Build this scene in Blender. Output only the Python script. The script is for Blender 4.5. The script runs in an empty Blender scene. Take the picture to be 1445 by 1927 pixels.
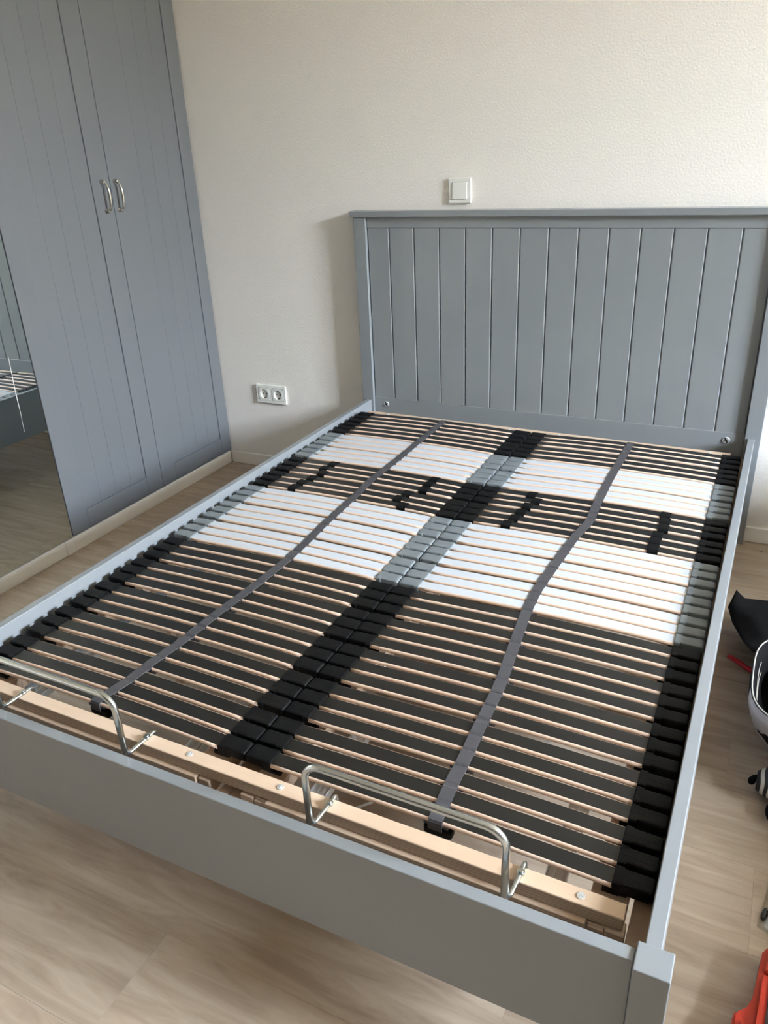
import bpy, bmesh, math, random
from mathutils import Vector, Matrix
random.seed(7)
C = bpy.context.scene.collection
SC = bpy.context.scene

# ------------------------------------------------------------------ camera
cam_d = bpy.data.cameras.new('camera')
cam = bpy.data.objects.new('camera', cam_d); C.objects.link(cam)
cam_d.sensor_fit = 'HORIZONTAL'; cam_d.sensor_width = 36.0
cam_d.lens = 36.0 * 1457.34 / 1445.0
cam_d.clip_start = 0.02; cam_d.clip_end = 200
R_ = Vector((0.89561542, 0.44278403, -0.04260662))
U_ = Vector((-0.15356946, 0.39766694, 0.90458688))
F_ = Vector((-0.41747987, 0.80361888, -0.42415474))
cam.matrix_world = Matrix(((R_.x, U_.x, -F_.x, 0.73076), (R_.y, U_.y, -F_.y, -2.70491),
                           (R_.z, U_.z, -F_.z, 1.30984), (0, 0, 0, 1)))
SC.camera = cam

# ------------------------------------------------------------------ sky and exposure
SKY_COL = (0.77, 0.88, 1.03, 1.0)
SKY_STR = 232.0
world = bpy.data.worlds.new('overcast_sky'); SC.world = world; world.use_nodes = True
bg = world.node_tree.nodes['Background']
bg.inputs[0].default_value = SKY_COL; bg.inputs[1].default_value = SKY_STR
SC.view_settings.view_transform = 'Standard'; SC.view_settings.look = 'None'
SC.view_settings.gamma = 1.0; SC.view_settings.use_curve_mapping = False
SC.view_settings.exposure = 0.25
# sun standing behind the house: it lights the garden outside, not the room
sun_d = bpy.data.lights.new('sun', 'SUN'); sun_d.energy = 115.0; sun_d.angle = math.radians(0.6); sun_d.color = (1.0, 0.86, 0.64)
sun = bpy.data.objects.new('sun', sun_d); C.objects.link(sun); sun.rotation_euler = (math.radians(12), math.radians(-42), 0)
# room and window measures
XR, XL, YB, YF, ZC = 5.0, -2.085, 0.034, -6.2, 3.25
WIN = (-2.08, -0.90, 0.80, 3.18)          # y0, y1, z0, z1 of the glazed opening in the right wall
# the window is a light portal for the sky behind it
ld = bpy.data.lights.new('window_portal', 'AREA'); ld.shape = 'RECTANGLE'
ld.size = WIN[3] - WIN[2]; ld.size_y = WIN[1] - WIN[0]
ld.cycles.is_portal = True
lo = bpy.data.objects.new('window_portal', ld); C.objects.link(lo)
lo.location = (XR + 0.06, (WIN[0] + WIN[1]) / 2, (WIN[2] + WIN[3]) / 2)
lo.rotation_euler = (0, math.radians(90), 0)

# ------------------------------------------------------------------ materials
def new_mat(name):
    m = bpy.data.materials.new(name); m.use_nodes = True
    nt = m.node_tree; b = nt.nodes['Principled BSDF']
    return m, nt, b
def lin(r, g, b):
    f = lambda v: (v/255/12.92 if v/255 <= 0.04045 else ((v/255+0.055)/1.055)**2.4)
    return (f(r), f(g), f(b), 1)
def mat(name, col, rough=0.5, metal=0.0, coat=0.0, bump=None, spec=0.5, var=None, stretch=(1, 1, 1)):
    m, nt, b = new_mat(name)
    b.inputs['Base Color'].default_value = col if len(col) == 4 else (*col, 1)
    b.inputs['Roughness'].default_value = rough; b.inputs['Metallic'].default_value = metal
    b.inputs['Coat Weight'].default_value = coat; b.inputs['Specular IOR Level'].default_value = spec
    tc = nt.nodes.new('ShaderNodeTexCoord'); mp = nt.nodes.new('ShaderNodeMapping')
    mp.inputs['Scale'].default_value = stretch
    nt.links.new(tc.outputs['Object'], mp.inputs[0])
    if bump:
        n = nt.nodes.new('ShaderNodeTexNoise'); n.inputs['Scale'].default_value = bump[0]
        n.inputs['Detail'].default_value = 4
        bn = nt.nodes.new('ShaderNodeBump'); bn.inputs['Strength'].default_value = bump[1]
        bn.inputs['Distance'].default_value = bump[2]
        nt.links.new(mp.outputs[0], n.inputs['Vector']); nt.links.new(n.outputs['Fac'], bn.inputs['Height'])
        nt.links.new(bn.outputs[0], b.inputs['Normal'])
    if var:      # (scale, second colour)
        n = nt.nodes.new('ShaderNodeTexNoise'); n.inputs['Scale'].default_value = var[0]; n.inputs['Detail'].default_value = 5
        mx = nt.nodes.new('ShaderNodeMix'); mx.data_type = 'RGBA'
        mx.inputs['A'].default_value = col if len(col) == 4 else (*col, 1)
        mx.inputs['B'].default_value = var[1] if len(var[1]) == 4 else (*var[1], 1)
        rp = nt.nodes.new('ShaderNodeMapRange'); rp.inputs[1].default_value = 0.35; rp.inputs[2].default_value = 0.65
        nt.links.new(mp.outputs[0], n.inputs['Vector']); nt.links.new(n.outputs['Fac'], rp.inputs[0])
        nt.links.new(rp.outputs[0], mx.inputs['Factor']); nt.links.new(mx.outputs['Result'], b.inputs['Base Color'])
    return m

M = {}
M['wall'] = mat('wall_paint', (0.83, 0.79, 0.73), 0.85, bump=(150, 0.38, 0.0026), spec=0.2)
M['taupe'] = mat('taupe_paint', (0.15, 0.125, 0.10), 0.85, spec=0.2)  # unseen front wall, made dark to cut bounce onto the footboard
M['ceiling'] = mat('ceiling_paint', (0.74, 0.71, 0.67), 0.9, spec=0.2)
M['trim'] = mat('white_trim', (0.88, 0.85, 0.79), 0.45)
M['grey'] = mat('grey_lacquer', (0.222, 0.238, 0.248), 0.34, coat=0.35, bump=(900, 0.04, 0.0005))
M['wgrey'] = mat('wardrobe_foil', (0.128, 0.137, 0.145), 0.42, bump=(900, 0.04, 0.0005))
M['carcass'] = mat('wardrobe_carcass', (0.62, 0.60, 0.55), 0.6)
M['white_plastic'] = mat('white_plastic', (0.80, 0.80, 0.74), 0.3)
M['dark_gap'] = mat('dark_gap', (0.03, 0.03, 0.03), 0.8)
M['steel'] = mat('zinc_steel', (0.62, 0.66, 0.66), 0.22, metal=1.0)
M['zinc'] = mat('bright_zinc', (0.80, 0.83, 0.83), 0.42, metal=0.75)
M['nickel'] = mat('polished_nickel', (0.55, 0.54, 0.50), 0.16, metal=1.0)
M['black_film'] = mat('anthracite_slat_film', (0.0075, 0.0075, 0.0065), 0.36, spec=0.5, bump=(300, 0.1, 0.0004), stretch=(0.1, 1, 1))
M['white_film'] = mat('white_slat_film', (0.53, 0.56, 0.59), 0.40, bump=(300, 0.05, 0.0003), stretch=(0.1, 1, 1))
M['beech'] = mat('beech_edge', (0.74, 0.56, 0.43), 0.5, var=(40, (0.64, 0.46, 0.34)), stretch=(0.06, 1, 2))
M['beech_top'] = mat('beech_veneer', (0.62, 0.47, 0.34), 0.45, var=(28, (0.54, 0.39, 0.27)), stretch=(0.12, 1, 1))
M['lam'] = None
M['rubber'] = mat('black_rubber', (0.004, 0.004, 0.004), 0.55, spec=0.14, bump=(420, 0.55, 0.0016), stretch=(0.03, 1, 0.03))
M['grubber'] = mat('grey_rubber', (0.165, 0.185, 0.192), 0.45, bump=(420, 0.5, 0.0014), stretch=(0.03, 1, 0.03))
M['strap'] = mat('grey_webbing', (0.055, 0.052, 0.055), 0.85, bump=(900, 0.6, 0.001))
M['fabric'] = mat('black_fabric', (0.0035, 0.0035, 0.0035), 0.85, spec=0.12, bump=(60, 0.5, 0.004))
M['lilac'] = mat('grey_lining', (0.30, 0.27, 0.27), 0.7, bump=(60, 0.4, 0.004))
M['piping'] = mat('white_piping', (0.36, 0.34, 0.30), 0.55)
M['red'] = mat('red_plastic', (0.55, 0.012, 0.025), 0.35)
M['orange'] = mat('orange_plastic', (0.40, 0.028, 0.010), 0.45, spec=0.3, bump=(200, 0.08, 0.0005))
M['black_plastic'] = mat('black_plastic', (0.015, 0.013, 0.012), 0.4)
M['ground'] = mat('garden_ground', (0.20, 0.16, 0.10), 0.9, var=(0.5, (0.16, 0.15, 0.08)))
M['facade'] = mat('sunlit_facade', (0.17, 0.135, 0.085), 0.9, var=(0.3, (0.13, 0.12, 0.06)))
M['mirror'] = mat('mirror_silver', (0.74, 0.80, 0.79), 0.01, metal=1.0)
M['film_edge'] = mat('film_edge', (0.75, 0.73, 0.68), 0.4)

def laminated(name):
    m, nt, b = new_mat(name)
    tc = nt.nodes.new('ShaderNodeTexCoord'); sp = nt.nodes.new('ShaderNodeSeparateXYZ')
    w = nt.nodes.new('ShaderNodeTexWave'); w.wave_type = 'BANDS'; w.bands_direction = 'Z'
    w.inputs['Scale'].default_value = 62; w.inputs['Distortion'].default_value = 0.6
    w.inputs['Detail'].default_value = 1
    nt.links.new(tc.outputs['Object'], w.inputs['Vector'])
    mx = nt.nodes.new('ShaderNodeMix'); mx.data_type = 'RGBA'
    mx.inputs['A'].default_value = (0.50, 0.36, 0.25, 1); mx.inputs['B'].default_value = (0.33, 0.22, 0.145, 1)
    rp = nt.nodes.new('ShaderNodeMapRange'); rp.inputs[1].default_value = 0.70; rp.inputs[2].default_value = 1.0
    nt.links.new(w.outputs['Fac'], rp.inputs[0]); nt.links.new(rp.outputs[0], mx.inputs['Factor'])
    nt.links.new(mx.outputs['Result'], b.inputs['Base Color']); b.inputs['Roughness'].default_value = 0.55
    return m
M['lam'] = laminated('beech_laminated_edge')

def plank_mat():
    m, nt, b = new_mat('oak_vinyl_plank')
    tc = nt.nodes.new('ShaderNodeTexCoord'); mp = nt.nodes.new('ShaderNodeMapping')
    oi = nt.nodes.new('ShaderNodeObjectInfo')
    vm = nt.nodes.new('ShaderNodeVectorMath'); vm.operation = 'SCALE'
    cx = nt.nodes.new('ShaderNodeCombineXYZ')
    for i in range(3): nt.links.new(oi.outputs['Random'], cx.inputs[i])
    vm.inputs['Scale'].default_value = 40.0
    nt.links.new(cx.outputs[0], vm.inputs[0])
    ad = nt.nodes.new('ShaderNodeVectorMath'); ad.operation = 'ADD'
    nt.links.new(tc.outputs['Object'], ad.inputs[0]); nt.links.new(vm.outputs[0], ad.inputs[1])
    mp.inputs['Scale'].default_value = (1.0, 9.0, 1.0)
    nt.links.new(ad.outputs[0], mp.inputs[0])
    n = nt.nodes.new('ShaderNodeTexNoise'); n.inputs['Scale'].default_value = 3.2; n.inputs['Detail'].default_value = 9
    n.inputs['Roughness'].default_value = 0.62; n.inputs['Distortion'].default_value = 0.9
    nt.links.new(mp.outputs[0], n.inputs['Vector'])
    cr = nt.nodes.new('ShaderNodeValToRGB')
    cr.color_ramp.elements[0].position = 0.28; cr.color_ramp.elements[0].color = (0.275, 0.205, 0.146, 1)
    cr.color_ramp.elements[1].position = 0.72; cr.color_ramp.elements[1].color = (0.46, 0.378, 0.29, 1)
    e = cr.color_ramp.elements.new(0.5); e.color = (0.385, 0.302, 0.224, 1)
    nt.links.new(n.outputs['Fac'], cr.inputs[0])
    hs = nt.nodes.new('ShaderNodeHueSaturation')
    mr = nt.nodes.new('ShaderNodeMapRange'); mr.inputs[3].default_value = 0.92; mr.inputs[4].default_value = 1.07
    nt.links.new(oi.outputs['Random'], mr.inputs[0]); nt.links.new(mr.outputs[0], hs.inputs['Value'])
    nt.links.new(cr.outputs[0], hs.inputs['Color']); nt.links.new(hs.outputs[0], b.inputs['Base Color'])
    n2 = nt.nodes.new('ShaderNodeTexNoise'); n2.inputs['Scale'].default_value = 30; n2.inputs['Detail'].default_value = 3
    nt.links.new(mp.outputs[0], n2.inputs['Vector'])
    bp = nt.nodes.new('ShaderNodeBump'); bp.inputs['Strength'].default_value = 0.15; bp.inputs['Distance'].default_value = 0.0008
    nt.links.new(n2.outputs['Fac'], bp.inputs['Height']); nt.links.new(bp.outputs[0], b.inputs['Normal'])
    b.inputs['Roughness'].default_value = 0.5; b.inputs['Specular IOR Level'].default_value = 0.3
    return m
M['plank'] = plank_mat()

def pane_mat(name, gloss=0.12, tint=(1, 1, 1, 1), rough=0.02):
    m = bpy.data.materials.new(name); m.use_nodes = True; nt = m.node_tree
    for n in list(nt.nodes):
        if n.type != 'OUTPUT_MATERIAL': nt.nodes.remove(n)
    out = [n for n in nt.nodes if n.type == 'OUTPUT_MATERIAL'][0]
    t = nt.nodes.new('ShaderNodeBsdfTransparent'); t.inputs[0].default_value = tint
    g = nt.nodes.new('ShaderNodeBsdfGlossy'); g.inputs['Roughness'].default_value = rough
    mx = nt.nodes.new('ShaderNodeMixShader'); mx.inputs[0].default_value = gloss
    nt.links.new(t.outputs[0], mx.inputs[1]); nt.links.new(g.outputs[0], mx.inputs[2]); nt.links.new(mx.outputs[0], out.inputs[0])
    return m
M['pane'] = pane_mat('window_glass', 0.06)
M['polybag'] = pane_mat('clear_polythene', 0.16, (0.94, 0.94, 0.92, 1), 0.2)

def zebra_mat():
    m, nt, b = new_mat('zebra_print')
    tc = nt.nodes.new('ShaderNodeTexCoord')
    w = nt.nodes.new('ShaderNodeTexWave'); w.bands_direction = 'X'; w.inputs['Scale'].default_value = 21
    w.inputs['Distortion'].default_value = 2.0; w.inputs['Detail'].default_value = 1
    nt.links.new(tc.outputs['Object'], w.inputs['Vector'])
    cr = nt.nodes.new('ShaderNodeValToRGB'); cr.color_ramp.interpolation = 'CONSTANT'
    cr.color_ramp.elements[0].color = (0.01, 0.01, 0.01, 1); cr.color_ramp.elements[1].position = 0.5
    cr.color_ramp.elements[1].color = (0.5, 0.47, 0.42, 1)
    nt.links.new(w.outputs['Fac'], cr.inputs[0]); nt.links.new(cr.outputs[0], b.inputs['Base Color'])
    b.inputs['Roughness'].default_value = 0.8
    return m
M['zebra'] = zebra_mat()

# ------------------------------------------------------------------ helpers
WO = {}                                                    # world (or parent-space) origin of objects
def link(o, parent=None):
    C.objects.link(o)
    if parent is not None: o.parent = parent
    return o
def thing(name, label, cat, loc=(0, 0, 0), rot=(0, 0, 0), group=None):
    o = bpy.data.objects.new(name, None); link(o); o.location = loc; o.rotation_euler = rot
    o.empty_display_size = 0.05
    o['label'] = label; o['category'] = cat
    if group: o['group'] = group
    WO[o.name] = Vector(loc)
    return o
def tag(o, label, cat, group=None):
    o['label'] = label; o['category'] = cat
    if group: o['group'] = group
    return o
def obj(name, bm, mats, parent=None, origin=(0, 0, 0), smooth=False):
    """bm is written in world coordinates (or in the space of the topmost parent); origin is the object's own origin there"""
    org = Vector(origin)
    bmesh.ops.translate(bm, verts=bm.verts, vec=-org)
    bmesh.ops.recalc_face_normals(bm, faces=bm.faces)
    me = bpy.data.meshes.new(name); bm.to_mesh(me); bm.free()
    if not isinstance(mats, (list, tuple)): mats = [mats]
    for m in mats: me.materials.append(m)
    if smooth:
        for p in me.polygons: p.use_smooth = True
    o = bpy.data.objects.new(name, me); link(o, parent)
    po = WO[parent.name] if parent is not None else Vector((0, 0, 0))
    o.location = org - po
    WO[o.name] = org
    return o
def struct(o):
    o['kind'] = 'structure'; return o
def bx(bm, x0, x1, y0, y1, z0, z1, bev=0.0, seg=1, mi=0):
    vs = [bm.verts.new((x, y, z)) for x in (x0, x1) for y in (y0, y1) for z in (z0, z1)]
    idx = ((0, 1, 3, 2), (4, 6, 7, 5), (0, 4, 5, 1), (2, 3, 7, 6), (0, 2, 6, 4), (1, 5, 7, 3))
    fs = [bm.faces.new([vs[i] for i in f]) for f in idx]
    for f in fs: f.material_index = mi
    if bev > 0:
        es = list({e for f in fs for e in f.edges})
        r = bmesh.ops.bevel(bm, geom=es, offset=bev, segments=seg, affect='EDGES', profile=0.5)
        for f in r['faces']: f.material_index = mi
    return fs
def box(name, x0, x1, y0, y1, z0, z1, m, parent=None, bev=0.0, seg=1):
    bm = bmesh.new(); bx(bm, x0, x1, y0, y1, z0, z1, bev, seg)
    return obj(name, bm, m, parent, ((x0+x1)/2, (y0+y1)/2, (z0+z1)/2))
def tube(bm, pts, r, n=10, cap=True, mi=0, rads=None):
    pts = [Vector(p) for p in pts]; rings = []
    up = None
    for i, p in enumerate(pts):
        t = (pts[min(i+1, len(pts)-1)] - pts[max(i-1, 0)]).normalized()
        if up is None:
            a = Vector((0, 0, 1)) if abs(t.z) < 0.9 else Vector((1, 0, 0))
            up = (a - t * a.dot(t)).normalized()
        else:
            up = (up - t * up.dot(t)).normalized()
        s = t.cross(up); rr = rads[i] if rads else r
        rings.append([bm.verts.new(p + up*math.cos(2*math.pi*k/n)*rr + s*math.sin(2*math.pi*k/n)*rr) for k in range(n)])
    for a, b in zip(rings, rings[1:]):
        for k in range(n):
            f = bm.faces.new((a[k], a[(k+1) % n], b[(k+1) % n], b[k])); f.smooth = True; f.material_index = mi
    if cap:
        bm.faces.new(rings[0][::-1]).material_index = mi; bm.faces.new(rings[-1]).material_index = mi
def cyl(bm, c, axis, r, h, n=16, mi=0):
    c = Vector(c); d = Vector(axis).normalized()
    tube(bm, [c, c + d*h], r, n, True, mi)
def arc(center, r, a0, a1, n, ex, ez):
    """points of an arc in the plane of ex, ez"""
    c = Vector(center); ex = Vector(ex); ez = Vector(ez)
    return [c + ex*r*math.cos(a0 + (a1-a0)*k/n) + ez*r*math.sin(a0 + (a1-a0)*k/n) for k in range(n+1)]
def copy_to(src, loc, parent, name=None):
    o = src.copy(); C.objects.link(o); o.parent = parent; o.location = loc
    WO[o.name] = Vector(loc)
    return o

# ------------------------------------------------------------------ the room
fl = bmesh.new(); bx(fl, XL-0.1, XR+0.15, YF-0.1, YB+0.1, -0.12, -0.004)
floor = struct(obj('floor', fl, M['dark_gap']))
PW, PL = 0.2, 1.25
row = 0; y = -2.035 + PW*10 + PW*0
y_top = -2.035
rows = []
k = -12
while True:
    y0 = -2.035 + PW*k
    if y0 >= YB: break
    if y0 + PW > YF: rows.append((k, max(y0, YF), min(y0+PW, YB)))
    k += 1
plank_mesh = {}
for k, y0, y1 in rows:
    off = {-1: -0.115, 0: 0.50, 2: 0.855, 1: 0.20}.get(k, random.uniform(0, PL))
    x = off - math.ceil((off - XL)/PL)*PL
    while x < XR:
        a, b = max(x, XL), min(x+PL, XR)
        if b - a > 0.02:
            key = (round(b-a, 4), round(y1-y0, 4))
            if key not in plank_mesh:
                bm = bmesh.new(); bx(bm, a+0.0001, b-0.0001, y0+0.0001, y1-0.0001, -0.004, 0.0, 0.0002)
                plank_mesh[key] = obj('plank', bm, M['plank'], floor, ((a+b)/2, (y0+y1)/2, -0.002))
            else:
                copy_to(plank_mesh[key], ((a+b)/2, (y0+y1)/2, -0.002), floor)
        x += PL
bm = bmesh.new(); bx(bm, XL-0.12, XR+0.15, YB, YB+0.15, -0.12, ZC); struct(obj('wall_back', bm, M['wall']))
bm = bmesh.new(); bx(bm, XL-0.12, XL, YF, YB, -0.12, ZC); struct(obj('wall_left', bm, M['wall']))
bm = bmesh.new(); bx(bm, XL-0.12, XR+0.15, YF-0.15, YF, -0.12, ZC); struct(obj('wall_front', bm, M['taupe']))
bm = bmesh.new(); bx(bm, XL-0.12, XR+0.15, YF-0.15, YB+0.15, ZC, ZC+0.12); struct(obj('ceiling', bm, M['ceiling']))
bm = bmesh.new()
for q in ((YF, WIN[0], -0.12, ZC), (WIN[1], YB, -0.12, ZC), (WIN[0], WIN[1], -0.12, WIN[2]), (WIN[0], WIN[1], WIN[3], ZC)):
    bx(bm, XR, XR+0.15, *q)
struct(obj('wall_right', bm, M['wall']))
# unseen half-height wall added right of the bed to shade floor and wall
bm = bmesh.new(); bx(bm, 1.42, 1.54, -2.3, -0.55, -0.004, 0.40, 0.003); bx(bm, 1.42, 1.54, -0.55, YB, -0.004, 0.55, 0.003); struct(obj('shade_wall_low', bm, M['wall']))
# window
bm = bmesh.new()
fw_ = 0.07
ym = (WIN[0]+WIN[1])/2
for q in ((WIN[0], WIN[0]+fw_, WIN[2], WIN[3]), (WIN[1]-fw_, WIN[1], WIN[2], WIN[3]), (ym-fw_*0.7, ym+fw_*0.7, WIN[2], WIN[3]),
          (WIN[0]+fw_, ym-fw_*0.7, WIN[2], WIN[2]+fw_), (ym+fw_*0.7, WIN[1]-fw_, WIN[2], WIN[2]+fw_),
          (WIN[0]+fw_, ym-fw_*0.7, WIN[3]-fw_, WIN[3]), (ym+fw_*0.7, WIN[1]-fw_, WIN[3]-fw_, WIN[3])):
    bx(bm, XR+0.07, XR+0.13, *q, 0.004)
win = struct(obj('window_1', bm, M['trim']))
for a, b in ((WIN[0]+fw_, ym-fw_*0.7), (ym+fw_*0.7, WIN[1]-fw_)):
    box('pane', XR+0.098, XR+0.102, a, b, WIN[2]+fw_, WIN[3]-fw_, M['pane'], win)
bm = bmesh.new(); bx(bm, XR+0.2, XR+60, -60, 60, -0.6, -0.35); struct(obj('ground', bm, M['ground']))
# the row of houses across the garden hides the low part of the sky
bm = bmesh.new(); bx(bm, XR+15, XR+24, -45, 45, -0.35, 5.6); struct(obj('wall_neighbour', bm, M['facade']))
# baseboards
box('baseboard_back', -1.481, XR, YB-0.013, YB, 0.0, 0.056, M['trim'], None, 0.002)['kind'] = 'structure'
box('baseboard_right', XR-0.013, XR, WIN[1], YB-0.014, 0.0, 0.056, M['trim'], None, 0.002)['kind'] = 'structure'
box('baseboard_front', XL, XR, YF, YF+0.013, 0.0, 0.056, M['trim'], None, 0.002)['kind'] = 'structure'

# ------------------------------------------------------------------ wardrobe
XW = -1.481
def cabinet(name, label, y0, y1):
    t = thing(name, label, 'wardrobe', ((XL+XW)/2, (y0+y1)/2, 0.0))
    bm = bmesh.new()
    x0, x1 = XL+0.004, XW-0.020
    bx(bm, x0, x1, y0, y0+0.018, 0.0, 2.36); bx(bm, x0, x1, y1-0.018, y1, 0.0, 2.36)
    bx(bm, x0, x0+0.006, y0+0.018, y1-0.018, 0.0, 2.36)
    bx(bm, x0+0.006, x1, y0+0.018, y1-0.018, 0.055, 0.073); bx(bm, x0+0.006, x1, y0+0.018, y1-0.018, 2.342, 2.36)
    obj('body', bm, M['carcass'], t, (x0, y0, 0))
    return t
def panel_door(t, y0, y1, sl, sr, hy):
    """framed door, stile widths sl (towards -y) and sr (towards +y); hy: handle position"""
    z0, z1 = 0.060, 2.355
    xa, xb = XW-0.018, XW
    a, b, c, d_ = y0+sl, y1-sr, z0+0.075, z1-0.085
    bm = bmesh.new()
    bx(bm, xa, xb, y0, a, z0, z1, 0.0015); bx(bm, xa, xb, b, y1, z0, z1, 0.0015)
    bx(bm, xa, xb, a, b, z0, c, 0.0008); bx(bm, xa, xb, a, b, d_, z1, 0.0008)
    bx(bm, xa, xa+0.004, a, b, c, d_)
    door = obj('door', bm, M['wgrey'], t, (xb, (y0+y1)/2, z0))
    n = 4; w = (b-a)/n
    for i in range(n):
        bm = bmesh.new()
        bx(bm, xa+0.004, xb-0.005, a+i*w+0.0002, a+(i+1)*w-0.0002, c, d_, 0.0004)
        obj('board', bm, M['wgrey'], door, (xb-0.01, a+(i+0.5)*w, c))
    bm = bmesh.new()
    zb, zt = 1.1500, 1.246; out = 0.026
    pts = [(xb, hy, zb), (xb+0.010, hy, zb)] + \
          [(xb+0.010+out*math.sin(math.pi*k/14)**0.28*0.70, hy, zb+(zt-zb)*k/14) for k in range(1, 14)] + [(xb+0.010, hy, zt), (xb, hy, zt)]
    tube(bm, pts, 0.0045, 10, rads=[0.0055, 0.005] + [0.0042+0.0016*math.sin(math.pi*k/14) for k in range(1, 14)] + [0.005, 0.0055])
    for z in (zb, zt):
        cyl(bm, (xb, hy, z), (1, 0, 0), 0.0085, 0.004, 14)
        bmesh.ops.create_icosphere(bm, subdivisions=2, radius=0.0075, matrix=Matrix.Translation((xb+0.0105, hy, z)))
    h = obj('handle', bm, M['nickel'], door, (xb, hy, zb), smooth=True); h['label'] = 'polished metal bow handle'
    return door
wa = cabinet('wardrobe', 'grey wardrobe with two plank panel doors and bow handles in the room corner', -0.9466, 0.030)
panel_door(wa, -0.9448, -0.4488, 0.083, 0.0857, -0.4884)
panel_door(wa, -0.4468, 0.0285, 0.0857, 0.0685, -0.4251)
box('plinth', XW-0.016, XW-0.001, -0.9466, 0.0195, 0.0, 0.0555, M['trim'], wa, 0.001)
wb = cabinet('wardrobe', 'wardrobe section with mirror door at the left picture edge', -1.9475, -0.9476)
for (a, b) in ((-1.4470, -0.9492), (-1.9465, -1.4490)):
    bm = bmesh.new(); bx(bm, XW-0.018, XW-0.004, a, b, 0.060, 2.355, 0.001)
    dm = obj('mirror_door', bm, M['wgrey'], wb, (XW-0.01, (a+b)/2, 0.06))
    mg = box('mirror_glass', XW-0.004, XW-0.0002, a, b, 0.060, 2.355, M['mirror'], dm, 0.0006)
    mg['label'] = 'mirror glass'
    if a > -1.5:
        bm = bmesh.new()
        zz = [0.50, 0.56, 0.61, 0.64, 0.72, 0.755]; yy = [-1.040, -1.0365, -1.0362, -1.0358, -1.0315, -1.0300]; ww = [0.0002, 0.0004, 0.0009, 0.0009, 0.0008, 0.0003]
        rows_ = []
        for z, y_, w in zip(zz, yy, ww):
            rows_.append([bm.verts.new((XW+dx, y_+s*w, z)) for dx, s in ((-0.0004, -1), (0.0004, -1), (0.0004, 1), (-0.0004, 1))])
        for p, q in zip(rows_, rows_[1:]):
            for i in range(4): bm.faces.new((p[i], p[(i+1) % 4], q[(i+1) % 4], q[i]))
        bm.faces.new(rows_[0]); bm.faces.new(rows_[-1])
        fe = obj('protective_film_edge', bm, M['film_edge'], dm, (XW, -1.035, 0.4))
        fe['label'] = 'pale thin strip running down the mirror'
bm = bmesh.new(); bx(bm, XW-0.016, XW-0.001, -1.9475, -0.9880, 0.0, 0.0555, 0.001)
obj('plinth', bm, M['trim'], wb, (XW, -1.4, 0))
box('plinth_end_piece', XW-0.016, XW+0.0005, -0.9874, -0.9476, 0.0, 0.0555, M['trim'], wb, 0.001)

# ------------------------------------------------------------------ switch and socket
sx, sz = 0.0504-0.4223, 1.1264
sw = thing('light_switch', 'white square rocker light switch on the wall above the headboard', 'light switch', (sx+0.0405, YB, sz))
bm = bmesh.new()
f = 0.0125
for q in ((sx, sx+0.081, sz, sz+f), (sx, sx+0.081, sz+0.081-f, sz+0.081), (sx, sx+f, sz+f, sz+0.081-f), (sx+0.081-f, sx+0.081, sz+f, sz+0.081-f)):
    bx(bm, q[0], q[1], YB-0.009, YB, q[2], q[3], 0.0008)
bx(bm, sx+0.004, sx+0.077, YB-0.004, YB, sz+0.004, sz+0.077)
obj('frame', bm, M['white_plastic'], sw, (sx+0.04, YB, sz))
bm = bmesh.new(); bx(bm, sx+f+0.0008, sx+0.081-f-0.0008, YB-0.012, YB-0.004, sz+f+0.0008, sz+0.081-f-0.0008, 0.0015, 2)
for v in bm.verts:
    if v.co.y < YB-0.008: v.co.y += -0.0018*(1-(v.co.z-sz-f)/0.056)+0.0008
obj('rocker', bm, M['white_plastic'], sw, (sx+0.04, YB, sz+0.04))
kx, kz = -0.8743-0.4223, 0.3106
so = thing('double_socket', 'white double wall socket between the wardrobe and the bed', 'socket', (kx+0.076, YB, kz))
bm = bmesh.new(); f = 0.0125
for q in ((kx, kx+0.152, kz, kz+f), (kx, kx+0.152, kz+0.081-f, kz+0.081), (kx, kx+f, kz+f, kz+0.081-f), (kx+0.152-f, kx+0.152, kz+f, kz+0.081-f), (kx+0.0685, kx+0.0835, kz+f, kz+0.081-f)):
    bx(bm, q[0], q[1], YB-0.009, YB, q[2], q[3], 0.0008)
obj('frame', bm, M['white_plastic'], so, (kx+0.076, YB, kz))
for i in range(2):
    cx_ = kx+0.0405+i*0.071; cz_ = kz+0.0405
    bm = bmesh.new(); n = 28; hw = 0.0272; rad = 0.0205
    def ring(rf, yv):
        return [bm.verts.new((cx_+rf(2*math.pi*k/n)[0], yv, cz_+rf(2*math.pi*k/n)[1])) for k in range(n)]
    def sq(t):
        c, s = math.cos(t), math.sin(t); m_ = max(abs(c), abs(s)); return (hw*c/m_, hw*s/m_)
    def ci(r): return lambda t: (r*math.cos(t), r*math.sin(t))
    rs = [ring(sq, YB-0.002), ring(sq, YB-0.0105), ring(ci(rad), YB-0.0105), ring(ci(rad-0.001), YB-0.0015)]
    for a, b in zip(rs, rs[1:]):
        for k in range(n): bm.faces.new((a[k], a[(k+1) % n], b[(k+1) % n], b[k]))
    bm.faces.new(rs[-1])
    ins = obj('socket_insert', bm, M['white_plastic'], so, (cx_, YB, cz_))
    bm = bmesh.new()
    for s in (-1, 1): cyl(bm, (cx_+s*0.0095, YB-0.0016, cz_), (0, -1, 0), 0.0026, 0.0006, 10)
    for s in (-1, 1): bx(bm, cx_-0.004, cx_+0.004, YB-0.006, YB-0.0020, cz_+s*0.0178-0.0012, cz_+s*0.0178+0.0012)
    obj('contact_hole', bm, M['black_plastic'], ins, (cx_, YB, cz_))

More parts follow.
